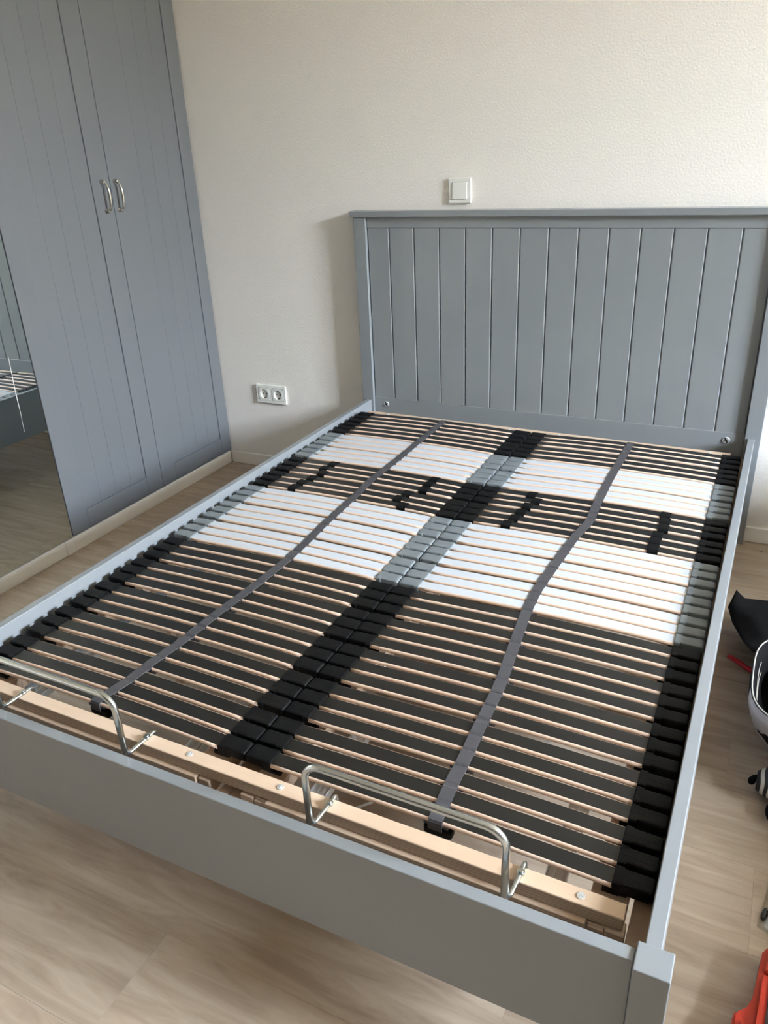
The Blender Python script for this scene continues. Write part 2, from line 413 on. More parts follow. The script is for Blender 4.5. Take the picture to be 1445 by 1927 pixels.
# ------------------------------------------------------------------ bed
bed = thing('bed_frame', 'grey wooden double bed frame with plank headboard against the wall', 'bed', (0, -1.0, 0))
G = M['grey']
hb_bm = bmesh.new()
bx(hb_bm, -0.6915, 0.6915, 0.001, 0.022, 1.0463, 1.0845, 0.0012)        # top rail
bx(hb_bm, -0.6915, 0.6915, 0.001, 0.022, 0.19, 0.399, 0.0012)           # bottom rail
bx(hb_bm, -0.6915, 0.6915, 0.012, 0.022, 0.399, 1.0463)                 # backing
hb = obj('headboard', hb_bm, G, bed, (0, 0, 0))
for s in (-1, 1):
    a, b = sorted((s*0.692, s*0.7405))
    box('post', a, b, -0.011, 0.026, 0.0, 1.0845, G, hb, 0.0018, 2)
box('cap', -0.756, 0.756, -0.016, 0.031, 1.0848, 1.1065, G, hb, 0.0022, 2)
xs = [-0.6912] + [-0.6018 + 0.0998*i for i in range(13)] + [0.6912]
for i in range(14):
    bm = bmesh.new(); a, b = xs[i]+0.0004, xs[i+1]-0.0004
    bx(bm, a, b, 0.0025, 0.012, 0.3995, 1.0458, 0.0)
    es = [e for e in bm.edges if abs(e.verts[0].co.x-e.verts[1].co.x) < 1e-6 and e.verts[0].co.y < 0.004 and e.verts[1].co.y < 0.004]
    bmesh.ops.bevel(bm, geom=es, offset=0.0036, segments=1, affect='EDGES')
    obj('board', bm, G, hb, ((a+b)/2, 0.007, 0.4))
for x_ in (-0.640, 0.636):                                             # connector screws
    bm = bmesh.new(); cyl(bm, (x_, 0.002, 0.372), (0, -1, 0), 0.0118, 0.0035, 24)
    bmesh.ops.bevel(bm, geom=[e for e in bm.edges if all(v.co.y < -0.001 for v in e.verts)], offset=0.0012, segments=1, affect='EDGES')
    a_ = math.radians(28)
    for k in range(2):                                                # cross recess, its shade put in as thin black plates
        d = Vector((math.cos(a_+k*math.pi/2), 0, math.sin(a_+k*math.pi/2))); p = Vector((-d.z, 0, d.x))
        c0 = Vector((x_, -0.0014, 0.372)); wd = 0.0026 if k else 0.0015
        vs = [bm.verts.new(c0 + d*u*0.0100 + p*w*wd + Vector((0, yv, 0))) for yv in (0, -0.0004) for u, w in ((-1, -1), (1, -1), (1, 1), (-1, 1))]
        for f in [bm.faces.new(vs[4:8])] + [bm.faces.new((vs[i], vs[(i+1) % 4], vs[4+(i+1) % 4], vs[4+i])) for i in range(4)]: f.material_index = 1
    o = obj('connector_screw', bm, [M['zinc'], M['black_plastic']], hb, (x_, 0, 0.372)); o['label'] = 'round shiny metal connector screw'
box('footboard', -0.6925, 0.6925, -2.0215, -2.0015, 0.190, 0.390, G, bed, 0.0016, 2)
for s in (-1, 1):
    a, b = sorted((s*0.7015, s*0.7225)); box('side_rail', a, b, -1.9925, -0.0115, 0.190, 0.390, G, bed, 0.0016, 2)
    a, b = sorted((s*0.6930, s*0.7380)); box('foot_post', a, b, -2.0350, -1.9930, 0.0, 0.3942, G, bed, 0.0016, 2)
    a, b = sorted((s*0.6740, s*0.7010)); box('slat_support', a, b, -1.988, -0.013, 0.285, 0.321, M['lam'], bed, 0.001)
bm = bmesh.new(); bx(bm, -0.022, 0.022, -1.999, -0.002, 0.225, 0.262, 0.001)
obj('middle_beam', bm, M['lam'], bed, (0, -1, 0.25))
for y_ in (-1.35, -0.65):
    bm = bmesh.new(); cyl(bm, (0, y_, 0.0), (0, 0, 1), 0.016, 0.225, 16); cyl(bm, (0, y_, 0), (0, 0, 1), 0.024, 0.006, 16)
    obj('middle_leg', bm, M['steel'], bed, (0, y_, 0))

# ------------------------------------------------------------------ slatted frame (own axes: slat tops at z = 0, headboard towards +y)
sf = thing('slatted_frame', 'double slatted base with black and white slats lying in the bed frame', 'slatted base',
           (0.0, -1.0296, 0.365), (0, 0, 0))
Rm = Matrix.Rotation(0.0034, 4, 'Z') @ Matrix.Rotation(0.008, 4, 'X') @ Matrix.Rotation(0.0077, 4, 'Y')
sf.rotation_euler = Rm.to_euler()
WO[sf.name] = Vector((0, 0, 0))                           # children are written in the frame's own axes
TP, SP, SWD = 0.1263, 0.0397, 0.0305
YS = [-((i//3)-6.5)*TP - ((i % 3)-1)*SP for i in range(42)]           # front edge of each slat
X_L0, X_L1, X_R0, X_R1 = -0.6229, -0.050, 0.0594, 0.6411
ARCH = 0.0055
def arch(x):
    for a, b in ((X_L0, X_L1), (X_R0, X_R1)):
        if a <= x <= b:
            u = (x-(a+b)/2)/((b-a)/2); return ARCH*(1-u*u)
    return 0.0
def slat_mesh(name, a, b, film, thick=0.0095):
    bm = bmesh.new(); n = 16; L = b-a
    prof = [(0.0003, 0.0, 0), (SWD-0.0022, 0.0, 1), (SWD-0.0006, -0.0012, 1), (SWD, -0.0034, 1), (SWD, -thick+0.002, 1), (SWD-0.0016, -thick, 1),
            (0.0, -thick, 1), (-0.0018, -thick+0.0018, 1), (-0.0024, -0.0045, 1), (-0.0016, -0.0018, 1)]
    rings = []
    for k in range(n+1):
        u = k/n*2-1; x = u*L/2; z = ARCH*(1-u*u)
        rings.append([bm.verts.new((x, py, z+pz)) for py, pz, _ in prof])
    m_ = len(prof)
    for r0, r1 in zip(rings, rings[1:]):
        for i in range(m_):
            f = bm.faces.new((r0[i], r0[(i+1) % m_], r1[(i+1) % m_], r1[i])); f.material_index = 0 if i == 0 else 1
            f.smooth = i != 0
    for r in (rings[0], rings[-1]): bm.faces.new(r).material_index = 1
    bmesh.ops.recalc_face_normals(bm, faces=bm.faces)
    me = bpy.data.meshes.new(name); bm.to_mesh(me); bm.free()
    me.materials.append(film); me.materials.append(M['beech'])
    return me
zone = lambda i: 'w' if (6 <= i <= 11 or 18 <= i <= 26) else 'b'
col_x = ((X_L0, X_L1), (X_R0, X_R1))
smesh = {(c, z): slat_mesh('slat', col_x[c][0]-0.009, col_x[c][1]+0.009, M['white_film' if z == 'w' else 'black_film']) for c in (0, 1) for z in 'wb'}
def put(name, me, loc, parent=sf):
    o = bpy.data.objects.new(name, me); link(o, parent); o.location = loc; WO[o.name] = Vector(loc); return o
for c in (0, 1):
    xm = (col_x[c][0]+col_x[c][1])/2
    for i in range(42):
        dz = random.uniform(-0.0006, 0.0006)
        o = put('slat', smesh[(c, zone(i))], (xm, YS[i], dz))
        if zone(i) == 'w': o['label'] = 'white topped slat'
    for i in range(12, 18):
        put('lower_slat', smesh[(c, 'b')], (xm, YS[i]-0.0005, -0.0165))
# caps
def cap_mesh(name, L, m, nar=0.93):
    bm = bmesh.new(); n = 6; W = 0.0358; h = L/2
    prof = []
    for y_, z_ in ((-W/2, -0.0135), (-W/2, 0.0002), (-W/2+0.0010, 0.0024), (-W/2+0.0035, 0.0034), (0, 0.0038), (W/2-0.0035, 0.0034), (W/2-0.0010, 0.0024), (W/2, 0.0002), (W/2, -0.0135)):
        prof.append((y_, z_))
    st = [(-h, 0.97, -0.0008), (-h+0.002, 1.0, 0), (-h+0.012, 1.0, 0), (-h+0.014, nar, 0), (h-0.008, nar, 0), (h-0.003, nar-0.03, -0.0008), (h, nar-0.12, -0.0034)]
    rings = [[bm.verts.new((x, y_*s, z_+dz)) for y_, z_ in prof] for x, s, dz in st]
    for a, b in zip(rings, rings[1:]):
        for k in range(len(prof)):
            f = bm.faces.new((a[k], a[(k+1) % len(prof)], b[(k+1) % len(prof)], b[k]))
            f.smooth = False
    bm.faces.new(rings[0]); bm.faces.new(rings[-1])
    bx(bm, -h+0.004, -h+0.022, -0.0155, 0.0155, -0.020, -0.0135)      # tongue holding the slat
    bmesh.ops.recalc_face_normals(bm, faces=bm.faces)
    me = bpy.data.meshes.new(name); bm.to_mesh(me); bm.free(); me.materials.append(m); return me
SEAM = 0.0075
# (start at slat, outer end)
ends = [(X_L0, -0.681), (X_L1, SEAM-0.0006), (X_R0, SEAM+0.0006), (X_R1, 0.6965)]
cm = {}
for e, (a, b) in enumerate(ends):
    L = abs(b-a)+0.002
    for z, mm in (('b', M['rubber']), ('w', M['grubber'])):
        cm[(e, z)] = cap_mesh('slat_cap', L, mm, 0.82 if e in (0, 3) else 0.92)
    mid = (a+b)/2 + (0.001 if a > b else -0.001)
    for i in range(42):
        o = put('slat_cap', cm[(e, zone(i))], (mid, YS[i]+SWD/2, random.uniform(-0.0008, 0.0008)))
        if a > b: o.rotation_euler = (0, 0, math.pi)
        if zone(i) == 'w': o['label'] = 'grey rubber slat cap'
# cap brackets, one under each triple of caps
def bracket_mesh(L, m):
    bm = bmesh.new(); h = L/2
    bx(bm, -h, h, -0.052, 0.052, -0.021, -0.0138, 0.0015)
    for y_ in (-0.030, 0.030):
        bx(bm, -h+0.004, h-0.004, y_-0.010, y_+0.010, -0.031, -0.021, 0.0015)
    for y_ in (-0.047, 0.047):
        tube(bm, [(-h+0.004, y_, -0.022), (-h-0.020, y_, -0.022)], 0.0062, 10)
    bmesh.ops.recalc_face_normals(bm, faces=bm.faces)
    me = bpy.data.meshes.new('cap_bracket'); bm.to_mesh(me); bm.free(); me.materials.append(m); return me
for e, (a, b) in enumerate(ends):
    a2, b2 = (a, b) if e in (0, 3) else (a, b)
    L = abs(b2-a2)-0.010
    me = {'b': bracket_mesh(L, M['rubber']), 'w': bracket_mesh(L, M['grubber'])}
    for t in range(14):
        o = put('cap_bracket', me['b'], ((a2+b2)/2, -(t-6.5)*TP + SWD/2, 0.0))
        if a > b: o.rotation_euler = (0, 0, math.pi)
# beams
BT = -0.0315
for a, b in ((-0.660, -0.594), (-0.088, -0.036), (0.0305, 0.084), (0.612, 0.664)):
    bm = bmesh.new(); bx(bm, a, b, -0.910, 0.930, BT-0.032, BT, 0.0012)
    for f in bm.faces:
        f.material_index = 1 if abs(f.normal.z) < 0.5 and abs(f.normal.y) < 0.5 else 0
    obj('side_beam', bm, [M['beech_top'], M['lam']], sf, ((a+b)/2, 0, BT))
for a, b in ((-0.0150, 0.0065), (0.0080, 0.0285)):
    box('middle_beam', a, b, -0.962, 0.925, BT-0.046, BT-0.010, M['lam'], sf, 0.001)
# front and rear bars
def bar(name, x0, x1, y0, y1, z0, z1, parent=sf, bev=0.002):
    bm = bmesh.new(); bx(bm, x0, x1, y0, y1, z0, z1, bev, 2)
    for f in bm.faces: f.material_index = 0 if f.normal.z > 0.4 else 1
    return obj(name, bm, [M['beech_top'], M['lam']], parent, ((x0+x1)/2, (y0+y1)/2, (z0+z1)/2))
fb = bar('front_bar', -0.668, 0.6655, -0.9125, -0.8850, -0.0245, 0.0)
rb = bar('rear_bar', -0.664, 0.6640, 0.8945, 0.9320, -0.0285, -0.0045)
for a, b in ((-0.616, -0.0600), (0.0845, 0.6165)):
    o = bar('front_ledge', a, b, -0.9205, -0.890, -0.0560, -0.0250)
for p, q in (((-0.6655, -0.640)), ((-0.0575, -0.0335)), ((0.0320, 0.0580)), ((0.0595, 0.0830)), ((0.6190, 0.6420)), ((0.6430, 0.6690))):
    bar('beam_end_block', p, q, -0.9165, -0.8925, -0.060, -0.0285 - (0.004 if abs(q-0.642) < 1e-6 or abs(q-0.083) < 1e-6 else 0))
for x_ in (-0.0841, 0.1061, 0.6048, -0.600):
    bm = bmesh.new(); cyl(bm, (x_, -0.899, -0.0002), (0, 0, 1), 0.0058, 0.0016, 16)
    bx(bm, x_-0.0035, x_+0.0035, -0.8998, -0.8982, 0.001, 0.0021); bx(bm, x_-0.0008, x_+0.0008, -0.9025, -0.8955, 0.001, 0.0021)
    obj('bolt', bm, M['zinc'], fb, (x_, -0.899, 0))
for x_ in (-0.57, -0.08, 0.10, 0.60):
    bm = bmesh.new(); cyl(bm, (x_, 0.914, -0.0047), (0, 0, 1), 0.005, 0.0012, 14)
    obj('bolt', bm, M['zinc'], rb, (x_, 0.914, -0.004))
# mattress stop bows
def bow(x0, x1):
    yb_, zb_, zt_ = -0.9455, 0.004, 0.1265
    r = 0.030; ch = 0.0
    bm = bmesh.new()
    pts = [(x0, yb_, zb_)] + [(x0, yb_, zt_-r)] + \
        [tuple(p) for p in arc((x0+r, yb_, zt_-r), r, math.pi, math.pi/2, 8, (1, 0, 0), (0, 0, 1))][1:] + \
        [tuple(p) for p in arc((x1-r, yb_, zt_-r), r, math.pi/2, 0, 8, (1, 0, 0), (0, 0, 1))] + [(x1, yb_, zb_)]
    tube(bm, pts, 0.0058, 14)
    o = obj('mattress_stop', bm, M['steel'], sf, ((x0+x1)/2, yb_, zb_), smooth=False)
    o['label'] = 'bent zinc-plated tube bow at the foot end'
    for s, x in ((-1, x0), (1, x1)):
        bm = bmesh.new(); d = 0.012*(-1 if s < 0 else 1)*(-1)
        xx = x + 0.007
        tube(bm, [(x+0.002, yb_, zb_-0.0015), (xx, yb_+0.006, zb_-0.0005), (xx+0.002, -0.912, 0.0042), (xx+0.003, -0.893, 0.0042), (xx+0.003, -0.8845, 0.0042),
                  (xx+0.003, -0.880, 0.0015), (xx+0.003, -0.879, -0.004), (xx+0.003, -0.879, -0.020)], 0.0036, 10)
        cyl(bm, (xx+0.0028, -0.9005, 0.004), (0, 0, 1), 0.0062, 0.0045, 12)
        cyl(bm, (xx+0.0028, -0.9005, 0.0085), (0, 0, 1), 0.0040, 0.0025, 12)
        obj('clamp_rod', bm, M['steel'], o, (xx, -0.9, 0.003))
bow(0.1915, 0.5085); bow(-0.5060, -0.1890)
# straps
STR = [(0.3521, 0.892), (0.3502, 0.6977), (0.3493, 0.5388), (0.352, 0.3586), (0.358, 0.2521), (0.3435, 0.1621), (0.3326, -0.0101), (0.3253, -0.1475), (0.3287, -0.2431), (0.344, -0.3877), (0.3572, -0.5131), (0.3601, -0.6266), (0.3642, -0.7056), (0.3645, -0.7792), (0.3696, -0.8499), (0.3700, -0.8620)]
STL = [(-0.3272, 0.892), (-0.3271, 0.6648), (-0.3249, 0.4844), (-0.331, 0.3012), (-0.3196, 0.1561), (-0.312, -0.0305), (-0.3014, -0.1608), (-0.2987, -0.243), (-0.3022, -0.38), (-0.312, -0.5111), (-0.3150, -0.6345), (-0.3242, -0.7122), (-0.3275, -0.7978), (-0.3400, -0.8459), (-0.3415, -0.8620)]
def interp(P, y):
    for (xa, ya), (xb, yb) in zip(P, P[1:]):
        if yb <= y <= ya:
            u = (ya-y)/(ya-yb); return xa + (xb-xa)*u
    return P[-1][0] if y < P[-1][1] else P[0][0]
def slat_gap(y):
    for ys in YS:
        if ys-0.0005 <= y <= ys+SWD+0.0005: return 0.0
    d = min(min(abs(y-ys), abs(y-ys-SWD)) for ys in YS)
    return min(0.0028, d*0.6)
for P in (STR, STL):
    bm = bmesh.new(); rings = []; y_ = 0.892
    path = []
    while y_ > -0.8615:
        x = sum(interp(P, y_+k*0.012) for k in (-2, -1, 0, 1, 2))/5
        path.append((x, y_, arch(x)+0.0006-slat_gap(y_))); y_ -= 0.005
    x = P[-1][0]; za = arch(x)
    path += [(x, -0.8625, za-0.0005), (x, -0.8640, za-0.004), (x-0.001, -0.8645, za-0.012), (x-0.001, -0.8640, za-0.020)]
    hw = 0.0118
    for k, p in enumerate(path):
        t = Vector(path[min(k+1, len(path)-1)]) - Vector(path[max(k-1, 0)])
        nrm = Vector((0, -t.z, t.y)).normalized()
        if nrm.z < 0 or (abs(nrm.z) < 0.2 and nrm.y > 0): nrm = -nrm
        c = Vector(p)
        rings.append([bm.verts.new(c + Vector((s*hw, 0, 0)) + nrm*h) for s, h in ((-1, 0), (-1, 0.0014), (1, 0.0014), (1, 0))])
    for a, b in zip(rings, rings[1:]):
        for k in range(4): bm.faces.new((a[k], a[(k+1) % 4], b[(k+1) % 4], b[k]))
    bm.faces.new(rings[0]); bm.faces.new(rings[-1])
    st = obj('strap', bm, M['strap'], sf, (P[0][0], 0, 0)); st['label'] = 'dark grey webbing strap crossing the slats'
    lm = None
    for i, ys in enumerate(YS):
        x = interp(P, ys); z = arch(x)
        if lm is None:
            bm = bmesh.new(); bx(bm, -0.021, 0.021, -0.003, SWD+0.003, -0.0135, -0.0085, 0.001)
            bx(bm, -0.0118, 0.0118, -0.0030, -0.0008, -0.0095, 0.0008); bx(bm, -0.0118, 0.0118, SWD+0.0008, SWD+0.0030, -0.0095, 0.0008)
            bmesh.ops.recalc_face_normals(bm, faces=bm.faces)
            lm = bpy.data.meshes.new('strap_loop'); bm.to_mesh(lm); bm.free(); lm.materials.append(M['strap'])
        put('strap_loop', lm, (x, ys, z), st).location = Vector((x, ys, z)) - WO[st.name]
    bm = bmesh.new(); bx(bm, P[-1][0]-0.023, P[-1][0]+0.026, -0.8625, -0.843, -0.032, -0.011, 0.006, 3)
    obj('strap_end_block', bm, M['rubber'], st, (P[-1][0], -0.85, -0.02))
# hardness sliders
SLD = [[-0.5092, -0.5179, -0.5039, -0.5147, -0.5284, -0.5326], [-0.1488, -0.1512, -0.1477, -0.1822, -0.1922, -0.1614],
       [0.1633, 0.1876, 0.1727, 0.1675, 0.1618, 0.1531], [0.5386, 0.5424, 0.5443, 0.5358, 0.5353, 0.5370]]
bm = bmesh.new(); prof = [(-0.0032, -0.027), (-0.0032, -0.001), (0.0, 0.0028), (0.005, 0.0040), (SWD-0.005, 0.0040), (SWD, 0.0028), (SWD+0.0032, -0.001), (SWD+0.0032, -0.027)]
rings = [[bm.verts.new((x, y_, z_*s)) for y_, z_ in prof] for x, s in ((-0.0135, 0.9), (-0.012, 1), (0.012, 1), (0.0135, 0.9))]
for a, b in zip(rings, rings[1:]):
    for k in range(8): bm.faces.new((a[k], a[(k+1) % 8], b[(k+1) % 8], b[k]))
bm.faces.new(rings[0]); bm.faces.new(rings[-1])
bmesh.ops.recalc_face_normals(bm, faces=bm.faces)
slm = bpy.data.meshes.new('firmness_slider'); bm.to_mesh(slm); bm.free(); slm.materials.append(M['rubber'])
for colx in SLD:
    for k, x in enumerate(colx):
        put('firmness_slider', slm, (x, YS[12+k], arch(x)))
# metal runners, brace rod and leg under the slats
for x_ in (0.555, 0.135, -0.142, -0.556):
    bm = bmesh.new(); y0, y1 = -0.885, -0.668; w = 0.016; zt = -0.064
    for q in ((x_-w, x_+w, zt-0.004, zt-0.002), (x_-w, x_-w+0.002, zt-0.012, zt+0.004), (x_+w-0.002, x_+w, zt-0.012, zt+0.004),
              (x_-0.006, x_-0.002, zt-0.002, zt+0.002), (x_+0.005, x_+0.010, zt-0.002, zt+0.003)):
        bx(bm, q[0], q[1], y0, y1, q[2], q[3], 0.0004)
    rn = obj('metal_runner', bm, M['zinc'], sf, (x_, (y0+y1)/2, zt)); rn['label'] = 'shiny metal runner below the slats'
    cu = bpy.data.curves.new('size_print', 'FONT'); cu.body = '33'; cu.size = 0.016; cu.align_x = 'CENTER'; cu.extrude = 0.0001
    tob = bpy.data.objects.new('tmp_text', cu); C.objects.link(tob)
    dg = bpy.context.evaluated_depsgraph_get(); me = bpy.data.meshes.new_from_object(tob.evaluated_get(dg)); bpy.data.objects.remove(tob)
    me.materials.clear(); me.materials.append(M['black_plastic'])
    to = put('printed_number', me, (-0.007, -0.075, 0.0 - 0.0018), rn); to.rotation_euler = (0, 0, math.pi/2)
bm = bmesh.new(); tube(bm, [(0.19, -0.85, -0.070), (0.54, -0.462, -0.066)], 0.0022, 8)
obj('brace_rod', bm, M['zinc'], sf, (0.36, -0.66, -0.07))
bm = bmesh.new(); bx(bm, -0.521, -0.505, -0.478, -0.462, -0.3605, -0.064, 0.001)
bx(bm, -0.592, -0.088, -0.482, -0.458, -0.064, -0.040, 0.001)
obj('support_leg', bm, M['lam'], sf, (-0.51, -0.47, -0.2))

# ------------------------------------------------------------------ things on the floor at the right
def loft(bm, loops, close=True, capa=True, capb=False, smooth=True):
    rs = [[bm.verts.new(p) for p in lp] for lp in loops]
    n = len(rs[0])
    for a, b in zip(rs, rs[1:]):
        for k in range(n if close else n-1):
            f = bm.faces.new((a[k], a[(k+1) % n], b[(k+1) % n], b[k])); f.smooth = smooth
    if capa: bm.faces.new(rs[0])
    if capb: bm.faces.new(rs[-1])
    return rs
def sup(cx_, cy_, a, b, z, n=32, e=2.8, wob=0.0, ph=0.0, tiltx=0.0, tilty=0.0):
    pts = []
    for k in range(n):
        t = 2*math.pi*k/n; c, s = math.cos(t), math.sin(t)
        r = 1+wob*math.sin(3*t+ph)
        x = math.copysign(abs(c)**(2/e), c)*a*r; y_ = math.copysign(abs(s)**(2/e), s)*b*r
        pts.append((cx_+x, cy_+y_, z + tiltx*x + tilty*y_))
    return pts
# bag
bag = thing('tool_bag', 'open black fabric tool bag with pale piped rim beside the bed', 'bag', (1.02, -1.0, 0))
bm = bmesh.new()
lo_ = [sup(1.02, -0.985, 0.165, 0.150, 0.003, e=4.2), sup(1.01, -0.998, 0.176, 0.163, 0.05, e=4.2, wob=0.008), sup(0.997, -1.022, 0.187, 0.178, 0.11, e=4.0, wob=0.012, ph=1),
       sup(0.987, -1.050, 0.190, 0.183, 0.165, e=3.6, wob=0.015, ph=2), sup(0.985, -1.064, 0.188, 0.180, 0.203, e=3.4, wob=0.015, ph=2)]
inn = [sup(0.985, -1.064, 0.181, 0.173, 0.203, e=3.4, wob=0.015, ph=2), sup(0.99, -1.050, 0.177, 0.168, 0.12, e=3.4, wob=0.015, ph=2), sup(1.01, -1.0, 0.160, 0.143, 0.02, e=3.4)]
bag_r = loft(bm, lo_ + inn, True, True, True)
start = (18, 18, 18, 17, 17)
bm.faces.ensure_lookup_table()
for j in range(4):                                                    # grey panel on the near side
    for k in range(32):
        if start[j] <= k < 29: bm.faces[j*32+k].material_index = 1
obj('body', bm, [M['fabric'], M['lilac']], bag, (1.02, -1.0, 0))
bm = bmesh.new(); rim = sup(0.985, -1.064, 0.1845, 0.1765, 0.204, e=3.4, wob=0.015, ph=2, n=64); tube(bm, rim + [rim[0]], 0.0016, 8, cap=False)
obj('rim_piping', bm, M['piping'], bag, (0.985, -1.06, 0.2))
for k, (dz, sc_) in enumerate(((0.178, 0.935), (0.150, 0.915))):                # zip edges inside
    bm = bmesh.new(); q = sup(0.985, -1.064, 0.184*sc_, 0.178*sc_, dz, e=3.4, wob=0.015, ph=2, n=64)[29:40]; tube(bm, q, 0.0011, 6)
    obj('inner_zip', bm, M['piping'], bag, (0.985, -1.06, dz))
# loose fabric lying behind the bag, its corner turned up beside the bed
bm = bmesh.new()
LE = [Vector(p) for p in ((0.7430, -0.5270, 0.104), (0.7290, -0.5865, 0.080), (0.7450, -0.6540, 0.076), (0.7760, -0.7750, 0.100), (0.8000, -0.9000, 0.150))]
ME = [Vector(p) for p in ((0.7690, -0.5320, 0.084), (0.7620, -0.5900, 0.098), (0.7830, -0.6600, 0.112), (0.8150, -0.7700, 0.122), (0.8350, -0.8950, 0.158))]
RE = [Vector(p) for p in ((1.0600, -0.4150, 0.050), (1.0600, -0.5300, 0.085), (1.0600, -0.6300, 0.110), (1.0600, -0.7600, 0.135), (1.0600, -0.8900, 0.160))]
def poly(P, v):
    t = v*(len(P)-1); i = min(int(t), len(P)-2); return P[i].lerp(P[i+1], t-i)
def flap(u, v):
    p = poly(LE, v).lerp(poly(ME, v), u/0.25) if u < 0.25 else poly(ME, v).lerp(poly(RE, v), (u-0.25)/0.75)
    p.z += 0.010*math.sin(u*11+v*5)*min(1, u*4)*math.sin(math.pi*v)
    return p
nu, nv = 16, 8
top = [[bm.verts.new(flap(i/nu, j/nv)) for j in range(nv+1)] for i in range(nu+1)]
bot = [[bm.verts.new(flap(i/nu, j/nv) - Vector((0, 0, 0.006))) for j in range(nv+1)] for i in range(nu+1)]
for g in (top, bot):
    for i in range(nu):
        for j in range(nv):
            f_ = bm.faces.new((g[i][j], g[i+1][j], g[i+1][j+1], g[i][j+1])); f_.smooth = True
for i in range(nu):
    for j in (0, nv): bm.faces.new((top[i][j], top[i+1][j], bot[i+1][j], bot[i][j]))
for j in range(nv):
    for i in (0, nu): bm.faces.new((top[i][j], top[i][j+1], bot[i][j+1], bot[i][j]))
obj('flap', bm, M['fabric'], bag, (0.9, -0.75, 0.1))
bm = bmesh.new(); loft(bm, [sup(0.95, -0.80, 0.10, 0.10, 0.0), sup(0.95, -0.81, 0.125, 0.13, 0.05, wob=0.05), sup(0.94, -0.84, 0.12, 0.14, 0.11, wob=0.05), sup(0.95, -0.86, 0.08, 0.09, 0.14)], True, True, True)
obj('rear_pocket', bm, M['fabric'], bag, (0.95, -0.8, 0.0))
bm = bmesh.new(); tube(bm, [(0.850, -1.11, 0.190), (0.862, -1.128, 0.195), (0.885, -1.135, 0.190)], 0.004, 8)
tag(obj('red_screwdriver', bm, M['red'], None, (0.865, -1.12, 0.19)), 'bent red handle showing inside the open tool bag', 'tool')
bm = bmesh.new(); tube(bm, [(0.7500, -0.7290, 0.0062), (0.7700, -0.7440, 0.0062), (0.8230, -0.7838, 0.0062)], 0.006, 10, rads=[0.0045, 0.006, 0.006])
pen = thing('red_pen', 'red pen lying on the floor between the bed and the tool bag', 'pen', (0.80, -0.77, 0))
obj('barrel', bm, M['red'], pen, (0.80, -0.77, 0.006))
bm = bmesh.new(); tube(bm, [(0.757, -0.7323, 0.0128), (0.792, -0.7585, 0.0128)], 0.0013, 6)
obj('clip', bm, M['red'], pen, (0.77, -0.74, 0.0125))
# zebra striped pouch
zp = thing('striped_pouch', 'small zebra striped fabric pouch on the floor in front of the tool bag', 'pouch', (0.905, -1.225, 0))
bm = bmesh.new(); loops = []
for k in range(11):
    u = k/10; x = 0.842 + 0.13*u; r = 0.042*(math.sin(math.pi*min(1, 0.10+u*0.85))**0.6); 
    loops.append([(x, -1.222+0.02*(u-0.5)+math.cos(t)*r*1.05, 0.040+math.sin(t)*r*0.92) for t in [2*math.pi*j/18 for j in range(18)]])
loft(bm, loops, True, True, True); obj('body', bm, M['zebra'], zp, (0.905, -1.225, 0.0))
bm = bmesh.new(); tube(bm, [(0.847, -1.224, 0.045), (0.838, -1.227, 0.042), (0.833, -1.229, 0.032), (0.832, -1.229, 0.026)], 0.006, 8, rads=[0.004, 0.006, 0.008, 0.006])
obj('tassel', bm, M['fabric'], zp, (0.835, -1.23, 0.04))
bm = bmesh.new(); loft(bm, [sup(0.905, -1.285, 0.034, 0.026, 0.0, 20), sup(0.905, -1.287, 0.040, 0.030, 0.014, 20), sup(0.907, -1.286, 0.036, 0.027, 0.03, 20), sup(0.909, -1.286, 0.02, 0.012, 0.036, 20)], True, True, True)
tag(obj('cloth_bundle', bm, M['fabric'], None, (0.905, -1.285, 0)), 'small black cloth bundle on the floor below the striped pouch', 'cloth')
# clear bag of fittings
pb = thing('fittings_bag', 'clear plastic bag of metal fittings on the floor at the right', 'plastic bag', (0.955, -1.53, 0))
bm = bmesh.new(); nx, ny = 12, 10
def bagp(i, j, s):
    u, v = i/nx, j/ny
    p = Vector((0.8655, -1.572, 0)).lerp(Vector((1.035, -1.640, 0)), u).lerp(Vector((0.8830, -1.455, 0)).lerp(Vector((1.050, -1.500, 0)), u), v)
    h = (math.sin(math.pi*u)*math.sin(math.pi*v))**0.5
    p.z = 0.0012 + (0.022*h*(1+0.25*math.sin(u*17+v*9)) if s > 0 else 0.0)
    return p
g1 = [[bm.verts.new(bagp(i, j, 1)) for j in range(ny+1)] for i in range(nx+1)]
g2 = [[bm.verts.new(bagp(i, j, 0) - Vector((0, 0, 0.0009))) for j in range(ny+1)] for i in range(nx+1)]
for g in (g1, g2):
    for i in range(nx):
        for j in range(ny):
            f_ = bm.faces.new((g[i][j], g[i+1][j], g[i+1][j+1], g[i][j+1])); f_.smooth = True
for i in range(nx):
    for j in (0, ny): bm.faces.new((g1[i][j], g1[i+1][j], g2[i+1][j], g2[i][j]))
for j in range(ny):
    for i in (0, nx): bm.faces.new((g1[i][j], g1[i][j+1], g2[i][j+1], g2[i][j]))
obj('film', bm, M['polybag'], pb, (0.955, -1.53, 0))
bm = bmesh.new(); tube(bm, [(0.8745, -1.556, 0.0066), (0.8755, -1.547, 0.0066), (0.8775, -1.537, 0.0066), (0.879, -1.530, 0.0066)], 0.004, 10, rads=[0.0038, 0.0048, 0.0044, 0.0020])
tag(obj('wall_plug', bm, M['black_plastic'], None, (0.877, -1.543, 0.005)), 'dark oval plug inside the clear fittings bag', 'fitting')
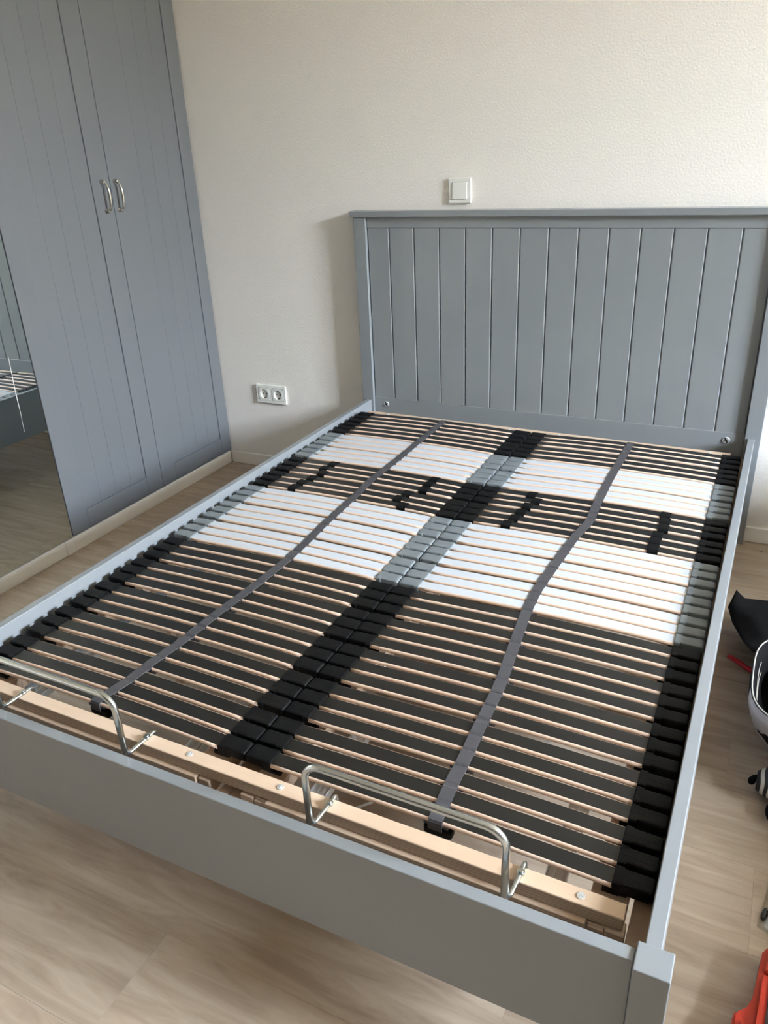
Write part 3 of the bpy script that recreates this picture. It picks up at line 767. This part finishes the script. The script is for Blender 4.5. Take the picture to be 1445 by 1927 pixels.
bm = bmesh.new(); bx(bm, 0.8825, 0.905, -1.552, -1.533, 0.003, 0.005, 0.0005); bx(bm, 0.8825, 0.8845, -1.552, -1.533, 0.005, 0.013, 0.0005); bx(bm, 0.903, 0.905, -1.552, -1.533, 0.005, 0.013, 0.0005)
tag(obj('metal_bracket', bm, M['steel'], None, (0.893, -1.543, 0.003)), 'small shiny metal bracket inside the clear fittings bag', 'fitting')
bm = bmesh.new(); tube(bm, [(0.888, -1.571, 0.0065), (0.900, -1.575, 0.0065), (0.925, -1.580, 0.0065)], 0.0028, 8, rads=[0.0048, 0.0030, 0.0022])
tag(obj('metal_screw', bm, M['steel'], None, (0.9, -1.575, 0.005)), 'metal screw inside the clear fittings bag nearest its lower edge', 'fitting')
bm = bmesh.new(); bx(bm, 0.893, 0.922, -1.500, -1.470, 0.003, 0.016, 0.003, 2)
tag(obj('plastic_foot', bm, M['black_plastic'], None, (0.905, -1.485, 0.003)), 'black plastic block inside the clear fittings bag near its upper edge', 'fitting')
# orange tool
ot = thing('orange_tool', 'bright orange plastic tool with black insert on the floor in the lower right corner', 'tool', (0.94, -1.80, 0))
def prism(bm, pts, z0, z1, bev=0.0):
    a = [bm.verts.new((x, y_, z0)) for x, y_ in pts]; b = [bm.verts.new((x, y_, z1)) for x, y_ in pts]
    n = len(pts); fs = [bm.faces.new(a[::-1]), bm.faces.new(b)]
    for k in range(n): fs.append(bm.faces.new((a[k], a[(k+1) % n], b[(k+1) % n], b[k])))
    if bev:
        bmesh.ops.bevel(bm, geom=list({e for f in fs for e in f.edges}), offset=bev, segments=2, affect='EDGES')
bm = bmesh.new()
prism(bm, [(0.873, -1.652), (0.868, -1.700), (0.8655, -1.752), (0.858, -1.772), (0.840, -1.779), (0.8355, -1.790), (0.833, -1.95), (1.03, -1.95), (1.03, -1.64), (0.885, -1.640)], 0.0, 0.046, 0.004)
obj('body', bm, M['orange'], ot, (0.94, -1.8, 0))
bm = bmesh.new(); prism(bm, [(0.882, -1.655), (0.876, -1.700), (0.888, -1.702), (0.8925, -1.655)], 0.046, 0.056, 0.002)
obj('rib', bm, M['orange'], ot, (0.88, -1.68, 0.05))
bm = bmesh.new(); prism(bm, [(0.873, -1.708), (0.8675, -1.80), (0.866, -1.93), (0.874, -1.93), (0.8755, -1.80), (0.881, -1.708)], 0.046, 0.058, 0.002)
obj('rib', bm, M['orange'], ot, (0.87, -1.8, 0.05))
bm = bmesh.new(); prism(bm, [(0.8465, -1.797), (0.845, -1.93), (0.851, -1.93), (0.852, -1.797)], 0.046, 0.051, 0.0015)
obj('rib', bm, M['orange'], ot, (0.848, -1.86, 0.05))
bm = bmesh.new(); prism(bm, [(0.8855, -1.712), (0.8805, -1.80), (0.879, -1.935), (1.0, -1.935), (1.0, -1.715)], 0.046, 0.0485, 0.0008)
obj('insert', bm, M['black_plastic'], ot, (0.94, -1.8, 0.05))
bm = bmesh.new(); loft(bm, [sup(0.802, -0.040, 0.0026, 0.0022, 0.0, 8, 2), sup(0.802, -0.040, 0.002, 0.0018, 0.0022, 8, 2)], True, True, True)
tag(obj('dirt_crumb', bm, M['black_plastic'], None, (0.802, -0.04, 0)), 'tiny dark crumb on the floor beside the headboard leg', 'crumb')
